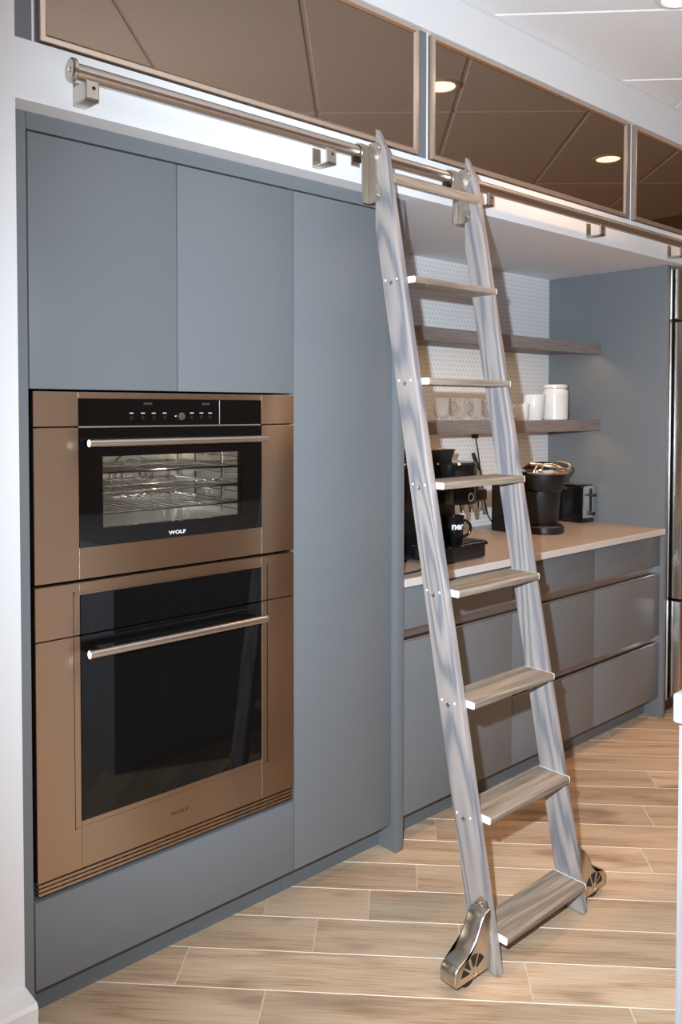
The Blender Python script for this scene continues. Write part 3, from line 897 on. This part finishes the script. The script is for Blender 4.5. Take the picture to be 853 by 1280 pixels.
# rail hooks: inverted channel over the rail with a roller, flange screwed to the stringer side
for x, s, st in ((XL_, -1, strs[0]), (XR_, -1, strs[1])):
    xa, xb = x - 0.030, x - 0.0006
    yf0, yb0 = YR - 0.0242, YR + 0.0242
    zb, zt = 2.018, ZR
    outer = [(yf0, zb), (yf0, zt)]
    for k in range(1, 12):
        a = math.pi * k / 12
        outer.append(((yf0 + yb0) / 2 - math.cos(a) * (yb0 - yf0) / 2, zt + math.sin(a) * 0.0242))
    outer += [(yb0, zt), (yb0, zt - 0.035)]
    th = 0.0042
    inner = [(yb0 - th, zt - 0.035), (yb0 - th, zt)]
    for k in range(11, 0, -1):
        a = math.pi * k / 12
        inner.append(((yf0 + yb0) / 2 - math.cos(a) * ((yb0 - yf0) / 2 - th), zt + math.sin(a) * (0.0242 - th)))
    inner += [(yf0 + th, zt), (yf0 + th, zb)]
    # built as quads strip (concave profile)
    bm = bmesh.new()
    n = len(outer)
    inn = list(reversed(inner))
    vo = [[bm.verts.new((xx, p_[0], p_[1])) for p_ in outer] for xx in (xa, xb)]
    vi = [[bm.verts.new((xx, p_[0], p_[1])) for p_ in inn] for xx in (xa, xb)]
    for i in range(n - 1):
        bm.faces.new((vo[0][i], vo[0][i + 1], vo[1][i + 1], vo[1][i]))
        bm.faces.new((vi[0][i], vi[1][i], vi[1][i + 1], vi[0][i + 1]))
        for j in (0, 1):
            bm.faces.new((vo[j][i], vi[j][i], vi[j][i + 1], vo[j][i + 1]))
    for i in (0, n - 1):
        bm.faces.new((vo[0][i], vo[1][i], vi[1][i], vi[0][i]))
    bmesh.ops.recalc_face_normals(bm, faces=bm.faces)
    q = MB(); q.bm.free(); q.bm = bm
    hk = q.build('rail_hook', M['cast_nickel'], lad)
    # side flange with rounded outer corners
    fl_pts = [(yf0 - 0.001, zb), (-0.176, zb), (-0.190, zb + 0.012), (-0.193, zb + 0.03), (-0.178, zb + 0.055), (-0.172, zb + 0.085), (-0.178, zb + 0.115), (-0.193, zb + 0.140),
              (-0.190, zb + 0.158), (-0.176, zb + 0.168), (yf0 - 0.001, zb + 0.168)]
    MB().prism(fl_pts, x - 0.0036, x - 0.0004, 'x').build('flange', M['cast_nickel'], hk)
    MB().box(x - 0.006, x - 0.0004, yf0 - 0.003, yf0 + 0.001, zb, zb + 0.168, 0.001, 1).build('stiffener', M['chrome'], hk)
    for z in (zb + 0.018, zb + 0.152):
        MB().lathe([(0.0, -0.0042), (0.004, -0.0035), (0.0056, -0.0016), (0.0056, 0.0)], (x - 0.0036, -0.180, z), 14, 'x', caps=False).build('screw', M['chrome'], hk)
    MB().lathe([(0.0, -0.012), (0.006, -0.012), (0.006, 0.012), (0.0, 0.012)], ((xa + xb) / 2 - 0.012, YR, ZR - RR - 0.0065), 14, 'x', caps=False).build('guide_roller', M['rubber'], hk)

# floor casters
plate = [(0.9245, 0.168), (0.906, 0.163), (0.893, 0.150), (0.886, 0.136), (0.871, 0.110), (0.842, 0.081), (0.806, 0.071), (0.794, 0.063), (0.789, 0.050), (0.789, 0.027), (0.797, 0.020), (0.9245, 0.020)]
wheel_c = (0.858, 0.0275)
def mirror(pts): return [(2 * XM - p_[0], p_[1]) for p_ in pts]
for s in (-1, 1):
    pl = plate if s < 0 else mirror(plate)
    wc = wheel_c if s < 0 else mirror([wheel_c])[0]
    n = len(pl)
    YA, YBk = -0.587, -0.535
    # rim: strip following the curved outline, rounded at both sides
    bm = bmesh.new()
    prof_y = [(YBk, -0.004), (YBk - 0.002, -0.001), (YBk - 0.005, 0.0), (YA + 0.005, 0.0), (YA + 0.002, -0.001), (YA, -0.004)]
    def off(i, d):
        p_ = Vector(pl[i])
        a = Vector(pl[max(i - 1, 0)]); b_ = Vector(pl[min(i + 1, n - 2)])
        t = (b_ - a).normalized(); nn = Vector((-t.y, t.x)) * (1 if s > 0 else -1)
        # outward
        cen = Vector((0.88 if s < 0 else 2 * XM - 0.88, 0.03))
        if (p_ - cen).dot(nn) < 0: nn = -nn
        return p_ + nn * d
    rows_ = []
    for i in range(n - 1):
        rows_.append([bm.verts.new((off(i, d).x, y, off(i, d).y)) for y, d in prof_y])
    for a, b_ in zip(rows_, rows_[1:]):
        for j in range(len(prof_y) - 1):
            bm.faces.new((a[j], a[j + 1], b_[j + 1], b_[j]))
    # front and back plates, front one pierced by wedge slots around the axle
    def plate_face(y):
        vs = [bm.verts.new((off(i, -0.004).x if i < n - 1 else pl[i][0], y, off(i, -0.004).y if i < n - 1 else pl[i][1])) for i in range(n)]
        return vs
    vb = plate_face(YBk)
    fb = bm.faces.new(vb)
    bmesh.ops.triangulate(bm, faces=[fb])
    vf = plate_face(YA)
    ff = bm.faces.new(vf)
    bmesh.ops.triangulate(bm, faces=[ff])
    bmesh.ops.remove_doubles(bm, verts=bm.verts, dist=0.0002)
    bmesh.ops.recalc_face_normals(bm, faces=bm.faces)
    q = MB(); q.bm.free(); q.bm = bm
    hs = q.build('caster_housing', M['cast_nickel'], lad, smooth=40)
    # wedge slots with dark depth, bars between them
    for a0, a1 in ((28, 62), (70, 104), (118, 140), (146, 172)):
        if s > 0: a0, a1 = 180 - a1, 180 - a0
        pts = []
        for k in range(5):
            a = math.radians(a0 + (a1 - a0) * k / 4); pts.append((wc[0] + 0.047 * math.cos(a), wc[1] + 0.006 + 0.047 * math.sin(a)))
        a = math.radians((a0 + a1) / 2)
        for aa in (a1 - 8, a0 + 8):
            r_ = math.radians(aa); pts.append((wc[0] + 0.016 * math.cos(r_), wc[1] + 0.006 + 0.016 * math.sin(r_)))
        MB().prism(pts, YA - 0.0006, YA + 0.004, 'y').build('slot', M['rubber'], hs)
    wh = MB().lathe([(0.0, -0.012), (0.020, -0.012), (0.025, -0.010), (0.0272, -0.006), (0.0272, 0.006), (0.025, 0.010), (0.020, 0.012), (0.0, 0.012)], (wc[0] - 0.012 * (1 if s < 0 else -1), YA + 0.017, wc[1]), 32, 'y', caps=False).build('wheel', M['rubber'], lad)
    MB().lathe([(0.0, -0.003), (0.005, -0.0025), (0.006, 0.0)], (wc[0] + 0.006, YA - 0.0003, wc[1] + 0.002), 12, 'y', caps=False).build('axle_bolt', M['chrome'], hs)
    # mounting tab on the stringer side
    xf = XL_ if s < 0 else XR_ + TH
    tabp = [(-0.590, 0.10), (-0.532, 0.10), (-0.532, 0.160), (-0.545, 0.178), (-0.560, 0.193), (-0.575, 0.185), (-0.586, 0.160)]
    tab = MB().prism(tabp, xf, xf + 0.004 * s, 'x').build('mounting_tab', M['cast_nickel'], hs)
    MB().lathe([(0.0, 0.005 * s), (0.005, 0.0045 * s), (0.007, 0.0)], (xf + 0.004 * s, -0.559, 0.172), 14, 'x', caps=False).build('screw', M['chrome'], hs)

# ------------------------------------------------------------------ refrigerator
fr = thing('refrigerator', (3.46, 0.3, 0), 'stainless steel refrigerator standing right of the coffee niche', 'refrigerator')
MB().box(2.992, 3.93, 0.0, 0.62, 0.02, 2.085).build('body', M['black_matte'], fr)
MB().box(2.9745, 2.990, -0.022, 0.0, 0.08, ZS - 0.003).build('side_trim', M['alu'], fr)
MB().box(3.006, 3.92, -0.045, -0.002, 1.852, 2.084, 0.002, 1).build('grille_panel', M['steel_v'], fr)
dr = MB().box(3.006, 3.92, -0.072, -0.002, 0.556, 1.838, 0.003, 2).build('door', M['steel_v'], fr)
dw = MB().box(3.006, 3.92, -0.072, -0.002, 0.085, 0.544, 0.003, 2).build('drawer', M['steel_v'], fr)
hd = MB().tube([(3.86, -0.135, 0.72), (3.86, -0.135, 1.70)], 0.014, 18).build('handle', M['nickel'], dr)
hw_ = MB().tube([(3.12, -0.135, 0.48), (3.80, -0.135, 0.48)], 0.014, 18).build('handle', M['nickel'], dw)
c = MB()
for z in (0.80, 1.62): c.tube([(3.86, -0.130, z), (3.86, -0.0725, z)], 0.008, 12)
c.build('handle_posts', M['nickel'], dr)
c = MB()
for x in (3.2, 3.72): c.tube([(x, -0.130, 0.48), (x, -0.0725, 0.48)], 0.008, 12)
c.build('handle_posts', M['nickel'], dw)

# ------------------------------------------------------------------ island corner
it = MB().box(0.75, 3.0, -2.15, -1.141, 0.843, 0.900, 0.006, 3).build('island_worktop', M['island_top'])
tag(it, 'thick white worktop corner of the island at the right edge', 'countertop')
isl = thing('island_cabinet', (1.9, -1.65, 0), 'pale grey island cabinet under the thick white worktop', 'cabinet')
MB().box(0.785, 2.97, -2.12, -1.1425, 0.0, 0.843).build('body', M['island_panel'], isl)
MB().box(0.777, 0.785, -2.12, -1.1425, 0.0, 0.8425).build('side_panel', M['island_panel'], isl)

# ------------------------------------------------------------------ things on the lower shelf
ZSH = 1.386
def glass_cup(x, y, s, label):
    t = thing('glass_cup', (x, y, ZSH), label, 'cup', 'clear glass cups on the lower shelf')
    h = 0.095 * s
    prof = [(0.0, 0.004), (0.024 * s, 0.004), (0.028 * s, 0.016 * s), (0.037 * s, 0.030 * s), (0.038 * s, h), (0.0365 * s, h), (0.0355 * s, 0.032 * s), (0.026 * s, 0.018 * s), (0.0, 0.010)]
    prof = [(0.0, 0.0005), (0.024 * s, 0.0005)] + prof[2:]
    MB().lathe(prof, (x, y, ZSH), 28, caps=False).build('bowl', M['glass_clear'], t)
    pts = []
    for k in range(11):
        a = -math.pi / 2 + math.pi * k / 10
        d = 0.036 * s + 0.024 * s * math.cos(a)
        pts.append((x + d * 0.74, y - d * 0.67, ZSH + 0.058 * s + 0.026 * s * math.sin(a)))
    MB().tube(pts, 0.0042 * s, 10).build('handle', M['glass_clear'], t)
glass_cup(1.895, 0.42, 1.0, 'clear glass cup at the left end of the row on the lower shelf')
glass_cup(1.995, 0.42, 1.0, 'second clear glass cup from the left on the lower shelf')
glass_cup(2.115, 0.42, 1.0, 'third clear glass cup on the lower shelf, left of the right ladder rail')
glass_cup(2.215, 0.42, 1.0, 'clear glass cup partly behind the right ladder rail on the lower shelf')

def white_mug(x, y, h, r, label):
    t = thing('mug', (x, y, ZSH), label, 'mug', 'white mugs on the lower shelf')
    MB().lathe([(0.0, 0.0), (r * 0.74, 0.0), (r * 0.78, 0.004), (r, h - 0.002), (r * 0.985, h), (r * 0.94, h - 0.002), (r * 0.72, 0.008), (0.0, 0.007)], (x, y, ZSH), 32, caps=False).build('body', M['ceramic'], t)
    pts = []
    for k in range(9):
        a = -math.pi / 2 + math.pi * k / 8
        pts.append((x - (r * 0.82 + 0.022 * math.cos(a)), y + 0.01, ZSH + h * 0.52 + 0.028 * math.sin(a)))
    MB().tube(pts, 0.005, 10).build('handle', M['ceramic'], t)
white_mug(2.545, 0.42, 0.118, 0.052, 'tapered white ceramic mug beside the white jar')
white_mug(2.445, 0.42, 0.075, 0.040, 'small white cup in the ladder shadow left of the white mug')
t = thing('jar', (2.715, 0.42, ZSH), 'white ceramic jar with a rolled rim at the right of the mugs', 'jar')
MB().lathe([(0.0, 0.0), (0.058, 0.0), (0.062, 0.004), (0.063, 0.12), (0.062, 0.135), (0.056, 0.145), (0.053, 0.149), (0.0, 0.149)], (2.715, 0.42, ZSH), 36, caps=False).build('body', M['ceramic'], t)
MB().lathe([(0.0, 0.1495), (0.055, 0.1495), (0.059, 0.153), (0.059, 0.163), (0.056, 0.167), (0.050, 0.167), (0.0, 0.166)], (2.715, 0.42, ZSH), 36, caps=False).build('lid', M['ceramic'], t)

# ------------------------------------------------------------------ things on the worktop
ZW = 0.886
# espresso machine
t = esp = thing('espresso_machine', (1.56, 0.28, ZW), 'black espresso machine with chrome spouts behind the ladder', 'coffee machine')
MB().box(1.375, 1.70, 0.175, 0.50, ZW + 0.008, 1.238, 0.018, 3).build('body', M['black_gloss'], t)
c = MB()
for x in (1.40, 1.67):
    for y in (0.20, 0.47): c.lathe([(0.0, 0.0), (0.014, 0.0), (0.014, 0.0085), (0.0, 0.0085)], (x, y, ZW), 14, caps=False)
c.build('feet', M['rubber'], t)
MB().lathe([(0.0, 0.0), (0.098, 0.0), (0.100, 0.004), (0.100, 0.145), (0.094, 0.152), (0.0, 0.152)], (1.645, 0.165, 1.088), 36, caps=False).build('brew_head', M['black_gloss'], t)
hp = MB().prism([(1.60, 1.2385), (1.72, 1.2385), (1.745, 1.282), (1.575, 1.282)], 0.22, 0.36, 'y', bev=0.003).build('bean_hopper', M['black_matte'], t)
MB().box(1.49, 1.535, 0.150, 0.1745, 1.18, 1.225, 0.006, 2).build('control_knob', M['bronze_frame'], t)
tp = [(1.455, 0.205), (1.455, 0.085), (1.485, 0.048), (1.725, 0.048), (1.755, 0.080), (1.755, 0.205)]
MB().prism([(p_[0] * 0.91 + 1.60 * 0.09, p_[1] * 0.95 + 0.13 * 0.05) for p_ in tp], ZW + 0.006, ZW + 0.050, 'z', bev=0.004).build('drip_tray', M['black_matte'], t)
dt = MB().prism(tp, ZW + 0.050, ZW + 0.060, 'z', bev=0.003).build('tray_rim', M['black_gloss'], t)
for k in range(9):
    MB().box(1.497 + k * 0.026, 1.510 + k * 0.026, 0.07, 0.168, ZW + 0.060, ZW + 0.0625).build('grate_bar', M['black_gloss'], dt)
for x in (1.615, 1.665):
    MB().tube([(x, 0.085, 1.105), (x, 0.080, 1.080), (x, 0.078, 1.058)], [0.010, 0.009, 0.007], 14).build('spout', M['chrome'], t)
MB().tube([(1.640 + 0.014 * math.cos(a / 10 * 6.283), 0.060, 1.115 + 0.014 * math.sin(a / 10 * 6.283)) for a in range(11)], 0.0028, 8).build('emblem_ring', M['cast_nickel'], t)
MB().tube([(1.71, 0.15, 1.165), (1.765, 0.13, 1.155), (1.775, 0.13, 1.115), (1.775, 0.128, 1.06)], [0.008, 0.008, 0.009, 0.007], 14).build('steam_wand', M['chrome'], t)
MB().box(1.702, 1.79, 0.10, 0.16, 1.090, 1.135, 0.008, 2).build('wand_cover', M['black_matte'], t)

# black mug on the tray
mx, my, mz = 1.605, 0.113, ZW + 0.0626
t = thing('mug', (mx, my, mz), 'black mug with white lowercase lettering on the drip tray', 'mug')
MB().lathe([(0.0, 0.0), (0.031, 0.0), (0.034, 0.004), (0.041, 0.097), (0.040, 0.098), (0.038, 0.096), (0.031, 0.008), (0.0, 0.007)], (mx, my, mz), 32, caps=False).build('body', M['black_gloss'], t)
pts = []
for k in range(11):
    a = math.pi / 2 - math.pi * k / 10
    d = 0.034 + 0.030 * math.cos(a)
    pts.append((mx + d * 0.76, my - d * 0.65, mz + 0.052 + 0.030 * math.sin(a)))
MB().tube(pts, 0.0055, 12).build('handle', M['black_gloss'], t)
# the lettering wraps the mug wall, facing the room
cu = bpy.data.curves.new('t', 'FONT'); cu.body = 'ner'; cu.size = 0.036; cu.extrude = 0.0003; cu.offset = 0.0011; cu.resolution_u = 3
tmp = bpy.data.objects.new('tmp', cu); COL.objects.link(tmp)
dg = bpy.context.evaluated_depsgraph_get()
me = bpy.data.meshes.new_from_object(tmp.evaluated_get(dg)); bpy.data.objects.remove(tmp, do_unlink=True)
for v in me.vertices:
    hz = 0.052 + v.co.y
    rr = 0.0345 + (0.0410 - 0.0345) * hz / 0.097 + 0.0003 + v.co.z * 0.5
    ang = math.radians(-113) + (v.co.x - 0.026) / 0.0385 + math.radians(3)
    v.co = Vector((rr * math.cos(ang), rr * math.sin(ang), hz))
me.materials.clear(); me.materials.append(M['ink_white'])
to = bpy.data.objects.new('lettering', me); COL.objects.link(to); to.parent = t

# pod coffee maker
kx, ky = 2.435, 0.345
t = pod = thing('pod_coffee_maker', (kx, ky, ZW), 'black pod coffee maker with silver lid behind the right ladder rail', 'coffee machine')
MB().lathe([(0.0, 0.0), (0.082, 0.0), (0.087, 0.006), (0.087, 0.030), (0.081, 0.037), (0.0, 0.037)], (kx, ky - 0.060, ZW), 36, caps=False).build('base', M['black_matte'], t)
MB().prism([(kx - 0.088, ky + 0.0), (kx + 0.088, ky + 0.0), (kx + 0.094, ky + 0.10), (kx + 0.065, ky + 0.150), (kx - 0.065, ky + 0.150), (kx - 0.094, ky + 0.10)], ZW, ZW + 0.262, 'z', bev=0.012, seg=3).build('body', M['black_matte'], t)
MB().prism([(kx - 0.132, ky + 0.03), (kx - 0.096, ky + 0.03), (kx - 0.096, ky + 0.14), (kx - 0.132, ky + 0.13)], ZW, ZW + 0.225, 'z', bev=0.008, seg=2).build('water_tank', M['black_gloss'], t)
MB().lathe([(0.0, 0.0), (0.074, 0.0), (0.077, 0.004), (0.088, 0.150), (0.0, 0.150)], (kx, ky - 0.040, ZW + 0.0375), 36, caps=False).build('column', M['black_matte'], t)
MB().lathe([(0.0, 0.0), (0.078, 0.0), (0.088, 0.010), (0.097, 0.060), (0.099, 0.078), (0.0, 0.078)], (kx, ky - 0.055, ZW + 0.186), 36, caps=False).build('brew_head', M['black_matte'], t)
MB().lathe([(0.092, 0.0), (0.104, 0.003), (0.108, 0.012), (0.104, 0.020), (0.094, 0.024)], (kx, ky - 0.060, ZW + 0.263), 40, caps=False).build('lid_band', M['chrome'], t)
MB().lathe([(0.0, 0.052), (0.03, 0.050), (0.06, 0.043), (0.080, 0.032), (0.095, 0.020), (0.095, 0.0), (0.0, 0.0)], (kx, ky - 0.052, ZW + 0.265), 40, caps=False).build('lid', M['black_gloss'], t)
hb = []
for k in range(13):
    a = math.pi * (1.02 + 0.96 * k / 12)
    hb.append((kx + 0.102 * math.cos(a), ky - 0.05 + 0.125 * math.sin(a), ZW + 0.284 + 0.026 * abs(math.cos(a))))
MB().tube(hb, 0.0065, 12).build('lid_handle', M['nickel'], t)

# toaster
tx0, tx1, ty0, ty1 = 2.825, 2.928, 0.335, 0.590
t = thing('toaster', ((tx0 + tx1) / 2, (ty0 + ty1) / 2, ZW), 'black long-slot toaster with steel end panel against the blue-grey side', 'toaster')
MB().box(tx0 - 0.003, tx1 + 0.003, ty0 - 0.003, ty1, ZW + 0.002, ZW + 0.020, 0.006, 2).build('base', M['black_gloss'], t)
sh = []
for k in range(13):
    a = math.pi * k / 12
    sh.append(((tx0 + tx1) / 2 + (tx1 - tx0) / 2 * math.copysign(abs(math.cos(a)) ** 0.35, math.cos(a)), ZW + 0.155 + 0.030 * math.sin(a) ** 0.6))
MB().prism([(tx1, ZW + 0.0205)] + sh + [(tx0, ZW + 0.0205)], ty0, ty1, 'y', bev=0.004, seg=2).build('shell', M['black_gloss'], t)
sp = [(p_[0] * 0.90 + (tx0 + tx1) / 2 * 0.10, p_[1] - 0.006) for p_ in sh]
MB().prism([(sp[0][0], ZW + 0.022)] + sp + [(sp[-1][0], ZW + 0.022)], ty0 - 0.005, ty0 - 0.0002, 'y', bev=0.0015, seg=1).build('end_panel', M['chrome'], t)
MB().box(2.882, 2.906, ty0 - 0.0065, ty0 - 0.0052, ZW + 0.055, ZW + 0.165).build('lever_slot', M['black_matte'], t)
MB().box(2.880, 2.908, ty0 - 0.030, ty0 - 0.0066, ZW + 0.128, ZW + 0.140, 0.003, 2).build('lever', M['black_matte'], t)
MB().lathe([(0.0, -0.016), (0.009, -0.016), (0.010, -0.012), (0.010, 0.0)], (2.900, ty0 - 0.0053, ZW + 0.043), 18, 'y', caps=False).build('dial', M['black_matte'], t)
for z in (0.040, 0.056, 0.072):
    MB().box(2.848, 2.864, ty0 - 0.008, ty0 - 0.0052, ZW + z, ZW + z + 0.009, 0.0015, 1).build('button', M['cast_nickel'], t)
for x in (2.86, 2.893):
    MB().box(x - 0.010, x + 0.010, ty0 + 0.03, ty1 - 0.03, ZW + 0.1795, ZW + 0.187, 0.001, 1).build('slot_trim', M['chrome'], t)

# power cord on the splashback
t = pod
cpth = [(2.338, 0.600, 1.325), (2.346, 0.600, 1.285), (2.358, 0.598, 1.235), (2.366, 0.596, 1.185), (2.378, 0.597, 1.13), (2.396, 0.600, 1.07), (2.415, 0.602, 1.00), (2.438, 0.602, 0.935), (2.468, 0.595, 0.892), (2.50, 0.575, 0.8895)]
t = MB().tube(cpth, 0.0034, 10).build('power_cord', M['rubber'], pod)
MB().box(2.326, 2.350, 0.588, 0.6125, 1.300, 1.332, 0.004, 2).build('plug', M['rubber'], t)
MB().tube([(2.322, 0.598, 1.232), (2.334, 0.597, 1.205), (2.352, 0.596, 1.175), (2.368, 0.597, 1.152)], [0.008, 0.010, 0.008, 0.005], 12).build('cable_tie_bundle', M['rubber'], t)
# thin cable lying along the counter edge by the end panel
cb = MB().tube([(1.2085, 0.035, ZW + 0.0036), (1.27, 0.030, ZW + 0.0036), (1.33, 0.034, ZW + 0.0036), (1.385, 0.060, ZW + 0.0036)], 0.0034, 8).build('power_cord', M['rubber'], esp)

for o in bpy.data.objects:
    if 'wl' in o: del o['wl']
